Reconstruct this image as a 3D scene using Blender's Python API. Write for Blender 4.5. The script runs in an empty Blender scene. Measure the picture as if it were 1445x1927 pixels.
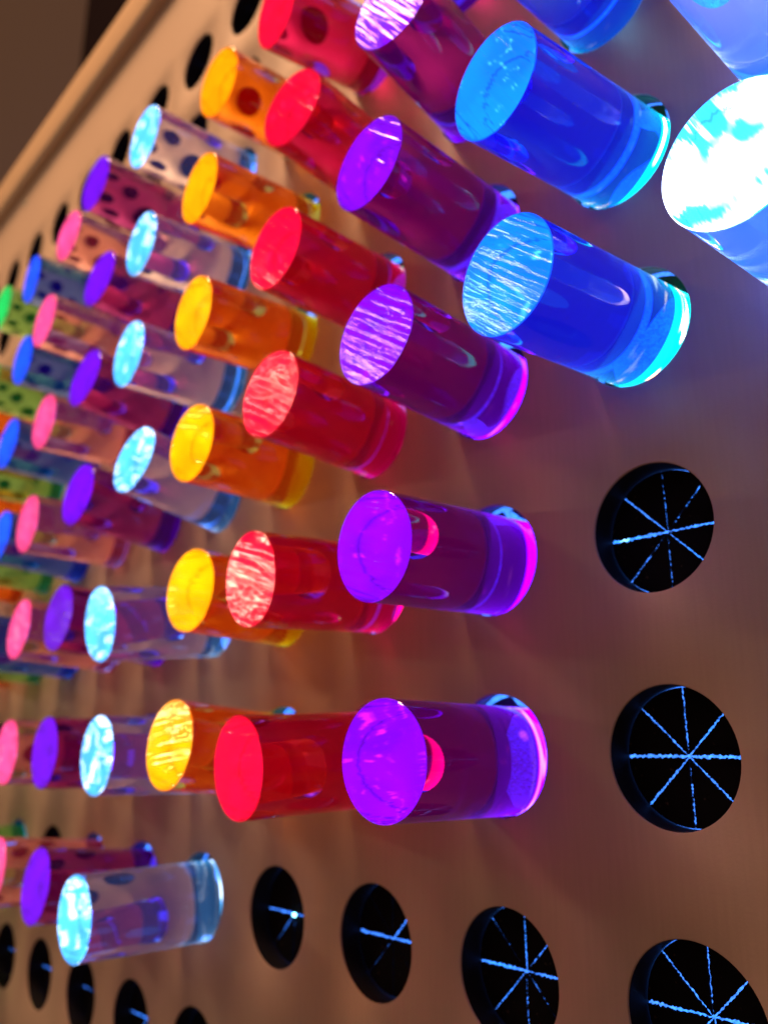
import bpy, bmesh, math, random
from mathutils import Vector, Matrix
random.seed(7)
S = 0.1                      # hole spacing in metres
SZ = 1.0532                  # vertical spacing / horizontal spacing
PL = 0.888                   # how far a peg sticks out (in spacings)
RP, RH = 0.280, 0.3154       # radius of peg and of hole
PD = 0.30                    # peg depth inside the box
MD = 0.15                    # depth of the slit membrane
W, H, F = 1445.0, 1927.0, 1567.9

sc = bpy.context.scene
# ------------------------------------------------------------------ camera
w = Vector((-0.2549, 0.8385, -0.1162))
Rm = Matrix.Rotation(w.length, 3, w.normalized())        # board (right, down, into) -> camera (right, down, forward)
T = Vector((1.2704, 2.0985, 3.4060))
def b2w(v):                                              # (right, down, into) -> blender
    return Vector((v[0], v[2], -v[1]))
Cb = -(Rm.transposed() @ T)
cam_d = bpy.data.cameras.new('camera'); cam = bpy.data.objects.new('camera', cam_d)
sc.collection.objects.link(cam); sc.camera = cam
right, down, fwd = (b2w(Rm[i]) for i in range(3))
M = Matrix((right, -down, -fwd)).transposed().to_4x4()
M.translation = b2w(Cb) * S
cam.matrix_world = M
cam_d.sensor_fit = 'VERTICAL'; cam_d.sensor_height = 24.0; cam_d.sensor_width = 18.0
cam_d.lens = F / H * 24.0
cam_d.clip_start = 0.005; cam_d.clip_end = 100
def unproject(x, y, d):
    """point of the plane 'into = d' (in spacings) under a photo pixel, as (right, down)"""
    v = Rm.transposed() @ Vector(((x - W/2)/F, (y - H/2)/F, 1.0))
    t = (d - Cb.z) / v.z
    q = Cb + t*v
    return q.x, q.y
cam_d.dof.use_dof = True
cam_d.dof.focus_distance = 0.335
cam_d.dof.aperture_fstop = 4.4

# ------------------------------------------------------------------ world, lamps, exposure
wd = bpy.data.worlds.new('World'); sc.world = wd; wd.use_nodes = True
bg = wd.node_tree.nodes['Background']
bg.inputs[0].default_value = (1.0, 0.50, 0.36, 1); bg.inputs[1].default_value = 0.18
def area(name, loc, target, size, sy, power, col):
    l = bpy.data.lights.new(name, 'AREA'); l.shape = 'RECTANGLE'; l.size = size; l.size_y = sy
    l.energy = power; l.color = col
    o = bpy.data.objects.new(name, l); sc.collection.objects.link(o)
    o.location = loc
    o.rotation_euler = (Vector(target) - Vector(loc)).to_track_quat('-Z', 'Y').to_euler()
    return o
area('ceiling_lamp', (-0.75, -0.62, 2.3), (-0.5, 0, 0.2), 0.55, 0.85, 58, (1.0, 0.55, 0.30))
area('fill_lamp', (-0.75, -0.55, 1.9), (-0.6, 0, 0.8), 0.25, 0.25, 3.5, (1.0, 0.60, 0.26))  # unseen fill, added to brighten the board's upper left
area('far_streak_lamp', (-2.7, -2.35, 1.9), (0, 0, 0.3), 0.50, 0.07, 3.2, (1.0, 0.70, 0.42))  # unseen lamp added for reflected streaks on the upper peg ends
area('side_streak_lamp', (-2.2, -1.60, 1.72), (0, 0, 0.3), 0.80, 0.05, 3.0, (1.0, 0.72, 0.45))  # added out of view where the red and clear ends mirror it
area('low_streak_lamp', (-2.2, -1.08, 0.50), (0, 0, 0.3), 0.45, 0.05, 3, (1.0, 0.72, 0.45))  # added low and unseen, to streak the lower peg ends
sc.view_settings.view_transform = 'Standard'; sc.view_settings.look = 'None'
sc.view_settings.exposure = 0; sc.view_settings.gamma = 1
sc.view_settings.use_curve_mapping = False
cy = sc.cycles
cy.max_bounces = 28; cy.transmission_bounces = 28; cy.glossy_bounces = 24; cy.diffuse_bounces = 4
cy.volume_bounces = 2; cy.transparent_max_bounces = 12
cy.caustics_reflective = True; cy.caustics_refractive = True
cy.sample_clamp_indirect = 25.0; cy.blur_glossy = 0.4
cy.use_denoising = True; cy.denoiser = 'OPENIMAGEDENOISE'

# ------------------------------------------------------------------ helpers
def new_mat(name):
    m = bpy.data.materials.new(name); m.use_nodes = True
    nt = m.node_tree; nt.nodes.clear()
    out = nt.nodes.new('ShaderNodeOutputMaterial')
    return m, nt, out
def N(nt, t, **kw):
    n = nt.nodes.new(t)
    for k, v in kw.items():
        if hasattr(n, k): setattr(n, k, v)
        else: n.inputs[k.replace('_', ' ')].default_value = v
    return n
def L(nt, a, b): nt.links.new(a, b)
def principled(name, col, rough=0.5, **kw):
    m, nt, out = new_mat(name)
    p = nt.nodes.new('ShaderNodeBsdfPrincipled')
    p.inputs['Base Color'].default_value = (*col, 1); p.inputs['Roughness'].default_value = rough
    for k, v in kw.items(): p.inputs[k].default_value = v
    L(nt, p.outputs[0], out.inputs[0])
    return m, nt, p
def link(name, bm, mat, parent=None, smooth=True, sharp=40):
    me = bpy.data.meshes.new(name); bm.normal_update(); bm.to_mesh(me); bm.free()
    if smooth:
        for p in me.polygons: p.use_smooth = True
        me.set_sharp_from_angle(angle=math.radians(sharp))
    me.materials.append(mat)
    o = bpy.data.objects.new(name, me); sc.collection.objects.link(o)
    if parent: o.parent = parent
    return o
def lathe(bm, prof, n=64, mat=None, closed=False):
    """profile of (radius, y) turned round the y axis; end points of radius 0 close it"""
    rings = []
    for r, y in prof:
        if r < 1e-7: rings.append([bm.verts.new((0, y, 0))])
        else: rings.append([bm.verts.new((r*math.cos(2*math.pi*k/n), y, r*math.sin(2*math.pi*k/n))) for k in range(n)])
    for a, b in zip(rings, rings[1:]):
        for k in range(n):
            k2 = (k+1) % n
            if len(a) == 1 and len(b) == 1: continue
            if len(a) == 1: bm.faces.new((a[0], b[k2], b[k]))
            elif len(b) == 1: bm.faces.new((a[k], a[k2], b[0]))
            else: bm.faces.new((a[k], a[k2], b[k2], b[k]))
    bmesh.ops.recalc_face_normals(bm, faces=bm.faces)
def empty(name, loc=(0,0,0)):
    o = bpy.data.objects.new(name, None); sc.collection.objects.link(o); o.location = loc
    o.empty_display_size = 0.02
    return o
def tag(o, label=None, cat=None, group=None, kind=None):
    for k, v in (('label', label), ('category', cat), ('group', group), ('kind', kind)):
        if v: o[k] = v

# ------------------------------------------------------------------ materials
def board_material():
    m, nt, p = principled('tan_board', (0.46, 0.34, 0.25), 0.62)
    tc = N(nt, 'ShaderNodeTexCoord')
    mp = N(nt, 'ShaderNodeMapping'); mp.inputs['Scale'].default_value = (420, 420, 26)
    n1 = N(nt, 'ShaderNodeTexNoise'); n1.inputs['Scale'].default_value = 1.0; n1.inputs['Detail'].default_value = 5
    n2 = N(nt, 'ShaderNodeTexNoise'); n2.inputs['Scale'].default_value = 9.0; n2.inputs['Detail'].default_value = 6
    n3 = N(nt, 'ShaderNodeTexNoise'); n3.inputs['Scale'].default_value = 700.0; n3.inputs['Detail'].default_value = 3
    L(nt, tc.outputs['Object'], mp.inputs[0]); L(nt, mp.outputs[0], n1.inputs[0])
    L(nt, tc.outputs['Object'], n2.inputs[0]); L(nt, tc.outputs['Object'], n3.inputs[0])
    r = N(nt, 'ShaderNodeValToRGB')
    r.color_ramp.elements[0].color = (0.45, 0.34, 0.26, 1); r.color_ramp.elements[0].position = 0.3
    r.color_ramp.elements[1].color = (0.51, 0.39, 0.295, 1); r.color_ramp.elements[1].position = 0.72
    a = N(nt, 'ShaderNodeMath', operation='MULTIPLY_ADD'); a.inputs[1].default_value = 0.5
    L(nt, n1.outputs[0], a.inputs[0])
    b = N(nt, 'ShaderNodeMath', operation='MULTIPLY'); b.inputs[1].default_value = 0.5
    L(nt, n2.outputs[0], b.inputs[0]); L(nt, b.outputs[0], a.inputs[2])
    L(nt, a.outputs[0], r.inputs[0]); L(nt, r.outputs[0], p.inputs['Base Color'])
    bu = N(nt, 'ShaderNodeBump'); bu.inputs['Strength'].default_value = 0.12; bu.inputs['Distance'].default_value = 0.0006
    s = N(nt, 'ShaderNodeMath', operation='ADD'); L(nt, n1.outputs[0], s.inputs[0]); L(nt, n3.outputs[0], s.inputs[1])
    L(nt, s.outputs[0], bu.inputs['Height']); L(nt, bu.outputs[0], p.inputs['Normal'])
    return m
M_board = board_material()
M_rail, _, _ = principled('rail_paint', (0.46, 0.33, 0.21), 0.45)
M_collar, _, _ = principled('black_collar', (0.008, 0.008, 0.010), 0.6, **{'Specular IOR Level': 0.2})
M_screw, _, _ = principled('screw_metal', (0.45, 0.40, 0.33), 0.35, Metallic=1.0)
def flap_material():
    m, nt, p = principled('black_rubber', (0.004, 0.004, 0.006), 0.85, **{'Specular IOR Level': 0.1})
    tc = N(nt, 'ShaderNodeTexCoord')
    v = N(nt, 'ShaderNodeTexNoise'); v.inputs['Scale'].default_value = 260; v.inputs['Detail'].default_value = 4
    L(nt, tc.outputs['Object'], v.inputs[0])
    r = N(nt, 'ShaderNodeValToRGB')
    r.color_ramp.elements[0].position = 0.66; r.color_ramp.elements[0].color = (0.004, 0.004, 0.006, 1)
    r.color_ramp.elements[1].position = 0.80; r.color_ramp.elements[1].color = (0.10, 0.07, 0.05, 1)
    L(nt, v.outputs[0], r.inputs[0]); L(nt, r.outputs[0], p.inputs['Base Color'])
    return m
M_flap = flap_material()
def panel_material():
    """blue-white light box behind the board: dim field with bright lamp spots"""
    m, nt, out = new_mat('blue_light_panel')
    tc = N(nt, 'ShaderNodeTexCoord')
    v = N(nt, 'ShaderNodeTexVoronoi'); v.inputs['Scale'].default_value = 34
    n = N(nt, 'ShaderNodeTexNoise'); n.inputs['Scale'].default_value = 900; n.inputs['Detail'].default_value = 2
    L(nt, tc.outputs['Object'], v.inputs[0]); L(nt, tc.outputs['Object'], n.inputs[0])
    r = N(nt, 'ShaderNodeValToRGB')
    e = r.color_ramp.elements
    e[0].position = 0.0; e[0].color = (1.2, 3.2, 4.5, 1)
    e[1].position = 0.55; e[1].color = (0.035, 0.16, 0.75, 1)
    x = r.color_ramp.elements.new(0.16); x.color = (0.03, 0.22, 1.0, 1)
    L(nt, v.outputs['Distance'], r.inputs[0])
    mx = N(nt, 'ShaderNodeMapRange'); mx.inputs['From Min'].default_value = 0.36; mx.inputs['From Max'].default_value = 0.66; mx.inputs['To Min'].default_value = 1.5; mx.inputs['To Max'].default_value = 4.0
    L(nt, n.outputs[0], mx.inputs[0])
    em = N(nt, 'ShaderNodeEmission'); L(nt, r.outputs[0], em.inputs[0]); L(nt, mx.outputs[0], em.inputs[1])
    L(nt, em.outputs[0], out.inputs[0])
    return m
M_panel = panel_material()

def rod_material(name, Tr, glow):
    """clear tinted acrylic; Tr = transmittance across one diameter, glow = emission put in for fluorescence, haze and scattered light"""
    m, nt, out = new_mat(name)
    g = N(nt, 'ShaderNodeBsdfGlass'); g.inputs['IOR'].default_value = 1.49; g.inputs['Roughness'].default_value = 0.0
    tc = N(nt, 'ShaderNodeTexCoord')
    # saw marks on the flat ends only; the sides are polished
    mp = N(nt, 'ShaderNodeMapping'); mp.inputs['Scale'].default_value = (22, 1, 330)
    oi = N(nt, 'ShaderNodeObjectInfo'); w4 = N(nt, 'ShaderNodeMath', operation='MULTIPLY'); w4.inputs[1].default_value = 91.0
    L(nt, oi.outputs['Random'], w4.inputs[0])
    n1 = N(nt, 'ShaderNodeTexNoise', noise_dimensions='4D'); n1.inputs['Scale'].default_value = 1.0; n1.inputs['Detail'].default_value = 1.5
    L(nt, tc.outputs['Object'], mp.inputs[0]); L(nt, mp.outputs[0], n1.inputs[0]); L(nt, w4.outputs[0], n1.inputs['W'])
    sx = N(nt, 'ShaderNodeSeparateXYZ'); L(nt, tc.outputs['Normal'], sx.inputs[0])
    ab_ = N(nt, 'ShaderNodeMath', operation='ABSOLUTE'); L(nt, sx.outputs['Y'], ab_.inputs[0])
    gt = N(nt, 'ShaderNodeMath', operation='GREATER_THAN'); gt.inputs[1].default_value = 0.9; L(nt, ab_.outputs[0], gt.inputs[0])
    ml = N(nt, 'ShaderNodeMath', operation='MULTIPLY'); L(nt, n1.outputs[0], ml.inputs[0]); L(nt, gt.outputs[0], ml.inputs[1])
    bu = N(nt, 'ShaderNodeBump'); bu.inputs['Strength'].default_value = 0.6; bu.inputs['Distance'].default_value = 0.0012
    rg = N(nt, 'ShaderNodeMath', operation='MULTIPLY'); rg.inputs[1].default_value = 0.09; L(nt, gt.outputs[0], rg.inputs[0]); L(nt, rg.outputs[0], g.inputs['Roughness'])
    L(nt, ml.outputs[0], bu.inputs['Height']); L(nt, bu.outputs[0], g.inputs['Normal'])
    L(nt, g.outputs[0], out.inputs['Surface'])
    d = 2*RP*S
    sig = [-math.log(max(t, 1e-3))/d for t in Tr]; den = max(sig)
    ab = N(nt, 'ShaderNodeVolumeAbsorption'); ab.inputs[0].default_value = (*[1-s/den for s in sig], 1); ab.inputs[1].default_value = den
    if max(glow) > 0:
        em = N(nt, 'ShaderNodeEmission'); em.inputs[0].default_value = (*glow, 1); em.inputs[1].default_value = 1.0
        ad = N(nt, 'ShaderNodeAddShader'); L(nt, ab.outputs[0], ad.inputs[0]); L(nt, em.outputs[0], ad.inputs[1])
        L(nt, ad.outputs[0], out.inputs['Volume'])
    else: L(nt, ab.outputs[0], out.inputs['Volume'])
    return m
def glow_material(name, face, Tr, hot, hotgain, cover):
    """the inner end of a peg, box light put into its emission; face = colour wanted at the outer end, after ~2.1 diameters of acrylic"""
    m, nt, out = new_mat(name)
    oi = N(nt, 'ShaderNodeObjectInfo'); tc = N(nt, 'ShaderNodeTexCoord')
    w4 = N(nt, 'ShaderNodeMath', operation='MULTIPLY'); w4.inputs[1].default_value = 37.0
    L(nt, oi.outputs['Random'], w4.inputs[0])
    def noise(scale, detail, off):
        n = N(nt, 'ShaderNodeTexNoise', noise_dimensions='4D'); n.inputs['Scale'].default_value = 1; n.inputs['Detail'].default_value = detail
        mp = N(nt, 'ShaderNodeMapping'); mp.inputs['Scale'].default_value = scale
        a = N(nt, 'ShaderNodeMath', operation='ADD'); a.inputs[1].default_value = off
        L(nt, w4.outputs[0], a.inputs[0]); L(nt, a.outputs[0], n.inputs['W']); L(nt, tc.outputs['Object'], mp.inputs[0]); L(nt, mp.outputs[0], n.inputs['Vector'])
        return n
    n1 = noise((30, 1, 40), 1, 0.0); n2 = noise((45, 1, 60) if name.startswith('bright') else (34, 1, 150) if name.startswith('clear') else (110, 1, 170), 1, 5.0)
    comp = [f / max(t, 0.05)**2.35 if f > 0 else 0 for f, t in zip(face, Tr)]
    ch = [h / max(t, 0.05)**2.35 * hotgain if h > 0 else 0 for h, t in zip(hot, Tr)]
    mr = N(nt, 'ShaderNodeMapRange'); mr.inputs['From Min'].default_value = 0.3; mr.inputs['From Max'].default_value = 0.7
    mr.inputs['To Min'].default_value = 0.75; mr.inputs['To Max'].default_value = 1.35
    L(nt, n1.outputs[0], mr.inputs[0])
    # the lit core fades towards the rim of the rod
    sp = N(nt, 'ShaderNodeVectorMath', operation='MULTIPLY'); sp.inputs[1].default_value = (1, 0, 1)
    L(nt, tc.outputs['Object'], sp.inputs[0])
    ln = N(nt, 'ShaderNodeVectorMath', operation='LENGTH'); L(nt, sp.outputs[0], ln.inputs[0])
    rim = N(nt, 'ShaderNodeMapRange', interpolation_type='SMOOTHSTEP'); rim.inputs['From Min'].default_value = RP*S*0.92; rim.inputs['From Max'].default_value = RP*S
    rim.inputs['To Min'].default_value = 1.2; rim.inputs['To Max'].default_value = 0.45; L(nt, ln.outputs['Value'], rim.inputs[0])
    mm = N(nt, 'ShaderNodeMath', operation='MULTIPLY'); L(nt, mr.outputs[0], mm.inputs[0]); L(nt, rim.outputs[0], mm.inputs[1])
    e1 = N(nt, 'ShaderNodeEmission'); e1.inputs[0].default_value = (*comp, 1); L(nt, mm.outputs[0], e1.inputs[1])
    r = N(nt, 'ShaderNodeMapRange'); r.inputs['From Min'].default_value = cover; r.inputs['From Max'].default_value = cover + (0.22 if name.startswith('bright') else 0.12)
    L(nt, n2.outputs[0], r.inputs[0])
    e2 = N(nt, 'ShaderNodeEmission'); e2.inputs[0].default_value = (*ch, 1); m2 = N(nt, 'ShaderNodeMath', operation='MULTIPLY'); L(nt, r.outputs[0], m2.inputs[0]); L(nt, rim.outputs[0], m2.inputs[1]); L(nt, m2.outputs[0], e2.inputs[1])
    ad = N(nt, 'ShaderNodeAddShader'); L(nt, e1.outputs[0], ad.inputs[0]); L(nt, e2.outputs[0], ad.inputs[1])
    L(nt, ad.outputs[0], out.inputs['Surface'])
    return m
# kind: (transmittance per diameter, added glow per metre, colour of the lit end, colour of bright streaks painted in for lamp reflections, gain, noise threshold)
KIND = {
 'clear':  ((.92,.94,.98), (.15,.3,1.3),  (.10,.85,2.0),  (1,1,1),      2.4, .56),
 'bright': ((.50,.80,.98), (0.5,3.0,30.), (.05,1.0,1.3),  (1,1,1),      6.0, .46),  # strong blue emission added to tint the board around it
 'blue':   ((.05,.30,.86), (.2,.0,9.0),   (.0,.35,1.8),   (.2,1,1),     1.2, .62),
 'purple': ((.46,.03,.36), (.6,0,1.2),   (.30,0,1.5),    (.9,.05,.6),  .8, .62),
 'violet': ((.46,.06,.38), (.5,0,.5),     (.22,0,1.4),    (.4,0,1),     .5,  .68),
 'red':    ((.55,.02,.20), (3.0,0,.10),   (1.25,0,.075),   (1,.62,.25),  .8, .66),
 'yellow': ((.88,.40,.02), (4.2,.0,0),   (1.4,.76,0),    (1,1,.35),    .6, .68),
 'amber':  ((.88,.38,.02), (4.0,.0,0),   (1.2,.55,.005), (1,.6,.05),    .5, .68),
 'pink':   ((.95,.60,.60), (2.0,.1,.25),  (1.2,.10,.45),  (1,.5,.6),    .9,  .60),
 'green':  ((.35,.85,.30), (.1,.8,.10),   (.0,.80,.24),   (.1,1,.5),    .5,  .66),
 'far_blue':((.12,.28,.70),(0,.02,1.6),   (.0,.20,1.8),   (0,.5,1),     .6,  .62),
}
ROD, GLOW = {}, {}
for k, (Tr, gl, fc, hot, hg, cov) in KIND.items():
    ROD[k] = rod_material(k + '_acrylic', Tr, gl)
    GLOW[k] = glow_material(k + '_lit_end', fc, Tr, hot, hg, cov)

# ------------------------------------------------------------------ setting
def quad(name, pts, mat, **t):
    bm = bmesh.new(); bm.faces.new([bm.verts.new(p) for p in pts])
    o = link(name, bm, mat, smooth=False); tag(o, **t); return o
M_wall, _, _ = principled('room_wall', (0.50, 0.44, 0.29), 0.8)
M_dark, _, _ = principled('dark_recess', (0.08, 0.055, 0.045), 0.8)
# room wall far beyond the board's top edge; a darker recess starts at its edge
def slab(name, x0, x1, y0, y1, z0, z1, mat, parent=None):
    bm = bmesh.new(); bmesh.ops.create_cube(bm, size=1)
    bmesh.ops.scale(bm, vec=(x1-x0, y1-y0, z1-z0), verts=bm.verts)
    bmesh.ops.translate(bm, vec=((x0+x1)/2, (y0+y1)/2, (z0+z1)/2), verts=bm.verts)
    return link(name, bm, mat, parent, smooth=False)
def ray_at(x, y, Y):
    v = b2w(Rm.transposed() @ Vector(((x - W/2)/F, (y - H/2)/F, 1.0)))
    c = cam.matrix_world.translation
    return c + v*((Y - c.y)/v.y)
def ray_x(x, y, X):
    v = b2w(Rm.transposed() @ Vector(((x - W/2)/F, (y - H/2)/F, 1.0)))
    c = cam.matrix_world.translation
    return c + v*((X - c.x)/v.x)
e = ray_x(152, 120, -4.0)
o = slab('wall', -4.12, -4.0, -7.0, e.y, -1.5, 9, M_wall); tag(o, kind='structure')
o = slab('back_wall', -6.1, -6.0, -7.0, 9.0, -1.5, 12, M_dark); tag(o, kind='structure')

# ------------------------------------------------------------------ the pegboard
board = empty('pegboard', (0, 0, 0))
tag(board, 'large tan upright pegboard with rows of black round holes and a raised top rail', 'pegboard')
I0, I1, J0, J1 = -24, 3, -3, 8
TOP = 9.55
def P(i, j): return Vector((i*S, 0, j*SZ*S))
def panel():
    bm = bmesh.new()
    n = 64
    r, rb = RH*S, (RH+0.006)*S
    grid = {}
    def gv(x, z):
        k = (round(x, 5), round(z, 5))
        if k not in grid: grid[k] = bm.verts.new((x, 0, z))
        return grid[k]
    for i in range(I0, I1+1):
        for j in range(J0, J1+1):
            c = P(i, j); hx, hz = S/2, S*SZ/2
            outer = []
            for k in range(n):
                a = 2*math.pi*k/n; ca, sa = math.cos(a), math.sin(a)
                # square outline sampled so that the corners are hit
                q = k / n * 8
                s = int(q) % 8; f = q - int(q)
                pts = [(1,0),(1,1),(0,1),(-1,1),(-1,0),(-1,-1),(0,-1),(1,-1)]
                p0, p1 = pts[s], pts[(s+1) % 8]
                outer.append(gv(c.x + hx*(p0[0]+(p1[0]-p0[0])*f), c.z + hz*(p0[1]+(p1[1]-p0[1])*f)))
            rings = []
            for rr, yy in ((rb, 0), (RH*S+0.0002, 0.0002), (r, 0.0006), (r, 0.0022)):
                rings.append([bm.verts.new((c.x+rr*math.cos(2*math.pi*k/n), yy, c.z+rr*math.sin(2*math.pi*k/n))) for k in range(n)])
            for A, B in zip([outer]+rings, rings):
                for k in range(n):
                    k2 = (k+1) % n
                    bm.faces.new((A[k], A[k2], B[k2], B[k]))
    x0, x1 = (I0-.5)*S, (I1+.5)*S; z0, z1 = (J1+.5)*SZ*S, TOP*SZ*S
    m = (I1-I0+1)*16
    lo = [gv(x0+(x1-x0)*k/m, z0) for k in range(m+1)]
    hi = [bm.verts.new((x0+(x1-x0)*k/m, 0, z1)) for k in range(m+1)]
    for k in range(m): bm.faces.new((lo[k], lo[k+1], hi[k+1], hi[k]))
    bmesh.ops.recalc_face_normals(bm, faces=bm.faces)
    return link('panel', bm, M_board, board, sharp=30)
panel()
# top rail with rounded lower lip
def rail():
    bm = bmesh.new()
    z0, z1 = 9.50*SZ*S, 10.12*SZ*S
    d = -0.016
    prof = [(0.02, z0)]
    for k in range(7): a = k/6*math.pi/2; prof.append((d+0.010-0.010*math.sin(a), z0+0.010-0.010*math.cos(a)))
    for k in range(7): a = k/6*math.pi/2; prof.append((d+0.006-0.006*math.cos(a), z1-0.006+0.006*math.sin(a)))
    prof.append((0.02, z1))
    x0, x1 = (I0-.5)*S, (I1+.5)*S
    A = [bm.verts.new((x0, y, z)) for y, z in prof]; B = [bm.verts.new((x1, y, z)) for y, z in prof]
    for k in range(len(prof)):
        k2 = (k+1) % len(prof); bm.faces.new((A[k], A[k2], B[k2], B[k]))
    bm.faces.new(A); bm.faces.new(B[::-1])
    bmesh.ops.recalc_face_normals(bm, faces=bm.faces)
    return link('top_rail', bm, M_rail, board)
rail()
def screw():
    x, y = unproject(50, 382, 0)
    bm = bmesh.new()
    lathe(bm, [(0, -0.0025), (0.003, -0.0024), (0.0065, -0.001), (0.007, 0.0005), (0, 0.0005)], 24)
    o = link('screw', bm, M_screw, board); o.location = b2w((x, y, 0))*S
screw()
o = slab('light_panel', (I0-.5)*S, (I1+.5)*S, 0.055, 0.058, (J0-.5)*SZ*S, (J1+.5)*SZ*S, M_panel, board)

def collar_mesh(depth, flare=0.0):
    bm = bmesh.new()
    r = RH*S
    lathe(bm, [(r+0.0002, 0.0012), (r-0.0003, 0.0012), (r-0.0003+flare, depth), (r+0.0018+flare, depth), (r+0.0018, 0.0030), (r+0.0002, 0.0030), (r+0.0002, 0.0012)], 64)
    return bm
def bent_flaps_bm():
    # the eight rubber wedges of a filled hole, pushed back along the peg with slits of light between
    bm = bmesh.new()
    for k in range(8):
        a0 = 2*math.pi*(k+0.10)/8; a1 = 2*math.pi*(k+0.90)/8
        rows = []
        for t in range(6):
            u = t/5; r = (0.340 - 0.046*min(1, u*2.2))*S; y = (MD + 0.20*u)*S
            nar = 1 - 0.45*u
            am = (a0+a1)/2; hw = (a1-a0)/2*nar
            rows.append([bm.verts.new((r*math.cos(am+hw*(q/4-1)), y, r*math.sin(am+hw*(q/4-1)))) for q in range(9)])
        for A, B in zip(rows, rows[1:]):
            for q in range(8): bm.faces.new((A[q], A[q+1], B[q+1], B[q]))
    return bm
def flap_bm(k, n=8, w=None):
    """one rubber wedge between slit k and slit k+1, its edges a little ragged"""
    bm = bmesh.new()
    rr = RH*S - 0.0007
    a0, a1 = 2*math.pi*k/n, 2*math.pi*(k+1)/n
    y0, y1 = MD*S, MD*S+0.0012
    wid = (w[k], w[(k+1) % n])
    lift = random.uniform(-0.0006, 0.0012)
    def edge(a, s, half):
        out = []
        for t in range(40):
            u = 0.0009 + (rr-0.0009)*t/39
            h = half*(1 + random.uniform(-.7, .7))*(0.75+0.4*min(1, t/9))
            nx, nz = -math.sin(a)*s, math.cos(a)*s
            out.append((u*math.cos(a)+nx*h, u*math.sin(a)+nz*h))
        return out
    e0 = edge(a0, 1, wid[0]); e1 = edge(a1, -1, wid[1])
    arc = []
    A0 = math.atan2(e0[-1][1], e0[-1][0]); A1 = math.atan2(e1[-1][1], e1[-1][0])
    if A1 < A0: A1 += 2*math.pi
    for t in range(1, 8):
        a = A0+(A1-A0)*t/8; arc.append((rr*math.cos(a), rr*math.sin(a)))
    loop = e0 + arc + e1[::-1]
    def yy(x, z): return lift*(1-math.hypot(x, z)/rr)
    top = [bm.verts.new((x, y0+yy(x, z), z)) for x, z in loop]
    bot = [bm.verts.new((x, y1+yy(x, z), z)) for x, z in loop]
    bm.faces.new(top); bm.faces.new(bot[::-1])
    for q in range(len(loop)):
        q2 = (q+1) % len(loop); bm.faces.new((top[q], top[q2], bot[q2], bot[q]))
    bmesh.ops.recalc_face_normals(bm, faces=bm.faces)
    return bm

# ------------------------------------------------------------------ pegs: (column, row, photo pixel of the outer face or None, kind)
COL = dict(X=1, B=0, P=-1, R=-2, Y=-3, C=-4, V=-5, K=-6, b=-7, g=-8, o=-9, q=-10)
FACES = {
 0: dict(C=(140,1730), V=(67,1667), K=(-12,1640), g=None),
 1: dict(P=(719,1431), R=(447,1445), Y=(318,1401), C=(182,1421), V=(84,1416), K=(12,1415)),
 2: dict(P=(701,1027), R=(470,1089), Y=(357,1110), C=(188,1174), V=(110,1162), K=(36,1183), b=None, g=None, o=None),
 3: dict(X=(1375,290), B=(950,517), P=(705,629), R=(507,741), Y=(360,833), C=(252,864), V=(147,930), K=(52,985), b=(0,1010), g=None, o=None, q=None),
 4: dict(X=None, B=(928,154), P=(692,307), R=(517,467), Y=(363,588), C=(242,665), V=(160,710), K=(83,793), b=(15,834), g=None, o=None, q=None),
 5: dict(B=None, P=(735,10), R=(548,202), Y=(375,354), C=(266,458), V=(187,524), K=(84,603), b=(43,677), g=None, o=None),
 6: dict(P=None, R=(520,15), Y=(411,155), C=(272,257), V=(180,345), K=(129,443), b=(60,525), g=(5,578)),
}
KINDOF = dict(X='bright', B='blue', P='purple', R='red', Y='yellow', C='clear', V='violet', K='pink', b='far_blue', g='green', o='amber', q='clear')
DESC = dict(
 X=('clear acrylic peg with dazzling white end', 'at the right edge'),
 B=('big blue acrylic peg with cyan streaked end', 'of the blue column'),
 P=('purple acrylic peg with violet end', 'of the nearest purple column'),
 R=('red acrylic peg with glowing crimson end', 'of the red column'),
 Y=('orange acrylic peg with yellow end', 'of the yellow column'),
 C=('clear acrylic peg with cyan white end', 'of the clear column'),
 V=('slim violet acrylic peg', 'of the column behind the clear pegs'),
 K=('pink acrylic peg with pink end', 'of the pink column'),
 b=('small blue acrylic peg', 'of the left edge blue column'),
 g=('green acrylic peg', 'of the green column at left'),
 o=('amber acrylic peg', 'of the amber column beyond the green'),
 q=('clear acrylic peg', 'of the farthest column at left'))
GROUP = 'lit acrylic pegs in the board'
ORD = ['lowest', 'second up', 'third up', 'fourth up', 'fifth up', 'sixth up', 'seventh up', 'eighth up']
RODMESH, GLOWMESH = {}, {}
def flat_caps(me):
    me.update()
    for p in me.polygons:
        if abs(p.normal.y) > 0.2: p.use_smooth = False
def rod_bm():
    bm = bmesh.new(); r = RP*S; b = 0.0004
    prof = [(0, 0), (r-b, 0), (r, b), (r, (PL+PD)*S-b), (r-b, (PL+PD)*S), (0, (PL+PD)*S)]
    lathe(bm, prof, 128)
    return bm
def glow_bm():
    bm = bmesh.new(); r = RP*S - 0.0001
    y = (PL+PD)*S - 0.0010
    lathe(bm, [(0, y), (r, y), (r, y+0.0004), (0, y+0.0004)], 128)
    bm.faces.ensure_lookup_table()
    for f in bm.faces:
        if f.calc_center_median().y > y+0.0001: f.material_index = 1
    return bm
pegged = {}
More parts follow.
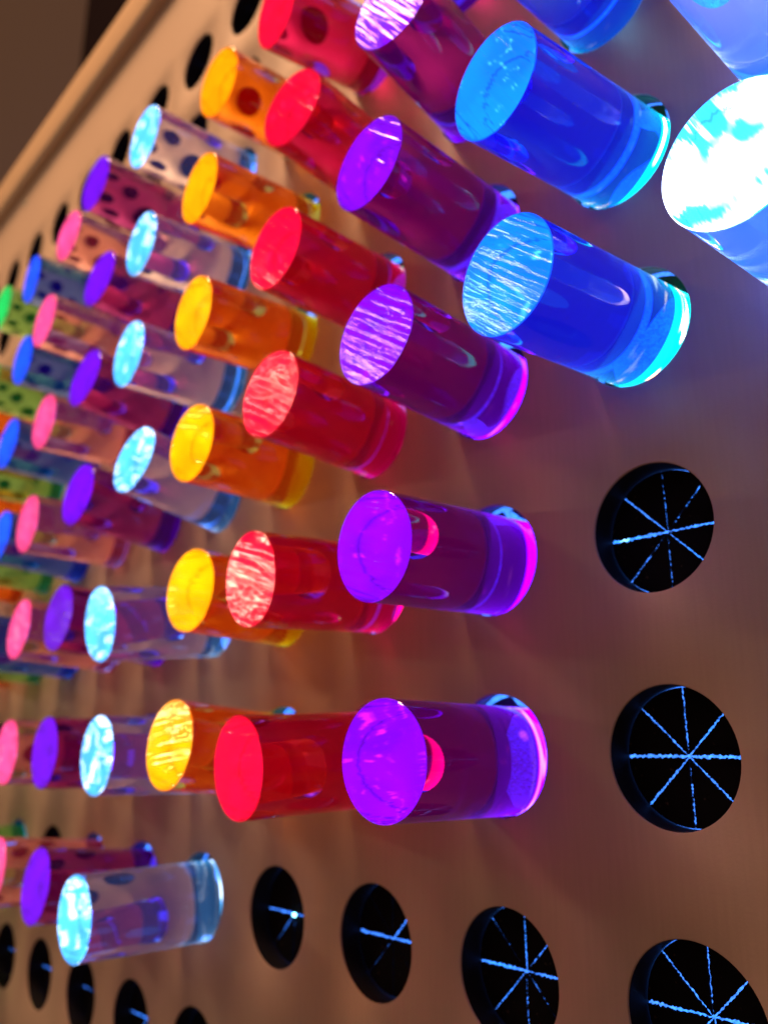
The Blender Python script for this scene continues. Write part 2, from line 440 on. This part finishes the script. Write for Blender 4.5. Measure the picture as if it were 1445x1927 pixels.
for j, d in FACES.items():
    for c, px in d.items():
        i = COL[c]; kind = KINDOF[c]
        if c == 'Y' and j == 6: kind = 'amber'
        base = Vector((i, -j*SZ + (RH-RP)*0.75, 0.01))          # (right, down, into): rests on the hole's lower edge
        if px:
            # how far this one is pushed in: the depth that needs the least tilt
            best = None
            for q in range(31):
                st = PL + (q-15)*0.012
                x, y = unproject(px[0], px[1], -st)
                cost = (x-base.x)**2 + (y-base.y)**2 + (1.6 if i > -4 else 0.35)*(st-PL)**2
                if best is None or cost < best[0]: best = (cost, x, y, st)
            _, x, y, st = best
        else:
            x, y, st = i + random.uniform(-.05, .05), -j*SZ + random.uniform(-.04, .04), PL
        outer = Vector((x, y, -st))
        ow, bw = b2w(outer)*S, b2w(base)*S
        ax = (bw - ow).normalized()
        root = empty('acrylic_peg', ow)
        root.rotation_mode = 'QUATERNION'
        turn = math.atan2(-(j*SZ-1.11), (i-2.03))               # saw marks of the cut end run this way
        root.rotation_quaternion = Vector((0, 1, 0)).rotation_difference(ax) @ Matrix.Rotation(turn + random.uniform(-.12, .12), 3, 'Y').to_quaternion()
        pegged[(i, j)] = (bw, Vector((0, 1, 0)).rotation_difference(ax))
        js = sorted(jj for jj, dd in FACES.items() if c in dd)
        n = js.index(j)
        pos = 'topmost' if (n == len(js)-1 and n > 0) else ORD[n]
        a, where = DESC[c]
        lab = a + ', ' + pos + ' ' + where
        tag(root, lab, 'peg', GROUP)
        if kind not in RODMESH:
            r_ = link('rod', rod_bm(), ROD[kind], root, sharp=20); flat_caps(r_.data); g_ = link('lit_end', glow_bm(), GLOW[kind], root, sharp=50)
            g_.data.materials.append(M_collar)
            RODMESH[kind], GLOWMESH[kind] = r_.data, g_.data
        else:
            r_ = bpy.data.objects.new('rod', RODMESH[kind]); g_ = bpy.data.objects.new('lit_end', GLOWMESH[kind])
            for q in (r_, g_): sc.collection.objects.link(q); q.parent = root

# ------------------------------------------------------------------ hole collars and slit membranes (parts of the board)
def in_view(i, j):
    v = Rm @ Vector((i, -j*SZ, 0)) + T
    if v.z < 0.3: return False
    x, y = W/2+F*v.x/v.z, H/2+F*v.y/v.z; m = 0.33*F/v.z
    return -m < x < W+m and -m < y < H+m
near_empty = {(0,2),(0,1),(0,0),(-1,0),(-2,0),(-3,0),(-5,-1),(-4,-1),(-6,-1),(-7,-1),(-8,-1)}
SRC = {}
def shared(name, make, mat, parent, sharp=30, smooth=True):
    if name not in SRC:
        o = link(name.split('|')[0], make(), mat, parent, smooth=smooth, sharp=sharp); SRC[name] = o.data
    else:
        o = bpy.data.objects.new(name.split('|')[0], SRC[name]); sc.collection.objects.link(o); o.parent = parent
    return o
def whole_membrane():
    bm = bmesh.new()
    ww = [0.0006*random.uniform(.5, 1.3) for _ in range(8)]; ww[0] = ww[4] = 0.0009
    for k in range(8):
        b2 = flap_bm(k, 8, ww); me = bpy.data.meshes.new('t'); b2.to_mesh(me); b2.free(); bm.from_mesh(me); bpy.data.meshes.remove(me)
    return bm
for j in range(J0, J1+1):
    for i in range(I0, I1+1):
        if not in_view(i, j): continue
        if (i, j) in pegged:
            co = shared('hole_collar|flared', lambda: collar_mesh(MD*S+0.0015, 0.0038), M_collar, board)
            co.location = P(i, j)
            bf = shared('bent_flaps', bent_flaps_bm, M_flap, co, smooth=False)
            loc, q = pegged[(i, j)]
            bf.location = loc - P(i, j); bf.rotation_mode = 'QUATERNION'; bf.rotation_quaternion = q
            continue
        co = shared('hole_collar|straight', lambda: collar_mesh(MD*S+0.0015), M_collar, board)
        co.location = P(i, j)
        wds = [0.00036*random.uniform(.6, 1.4) for _ in range(8)]
        wds[0] = wds[4] = 0.00065
        if (i, j) in near_empty:
            for k in range(8): link('rubber_flap', flap_bm(k, 8, wds), M_flap, co, smooth=False)
        else:
            mo = shared('slit_membrane', whole_membrane, M_flap, co, smooth=False)
            mo.rotation_euler = (0, math.pi/4*random.randrange(8), 0)

# a bare lamp of the light box glints through the middle of one slit star
bead_bm = bmesh.new(); bmesh.ops.create_uvsphere(bead_bm, u_segments=16, v_segments=8, radius=0.0013)
m_, nt_, out_ = new_mat('lamp_glint'); em_ = N(nt_, 'ShaderNodeEmission'); em_.inputs[0].default_value = (0.25, 0.85, 1, 1); em_.inputs[1].default_value = 9
L(nt_, em_.outputs[0], out_.inputs[0])
bead = link('lamp_bead', bead_bm, m_, board); bead.location = P(-3, 0) + Vector((0.0016, MD*S - 0.0008, -0.0003))
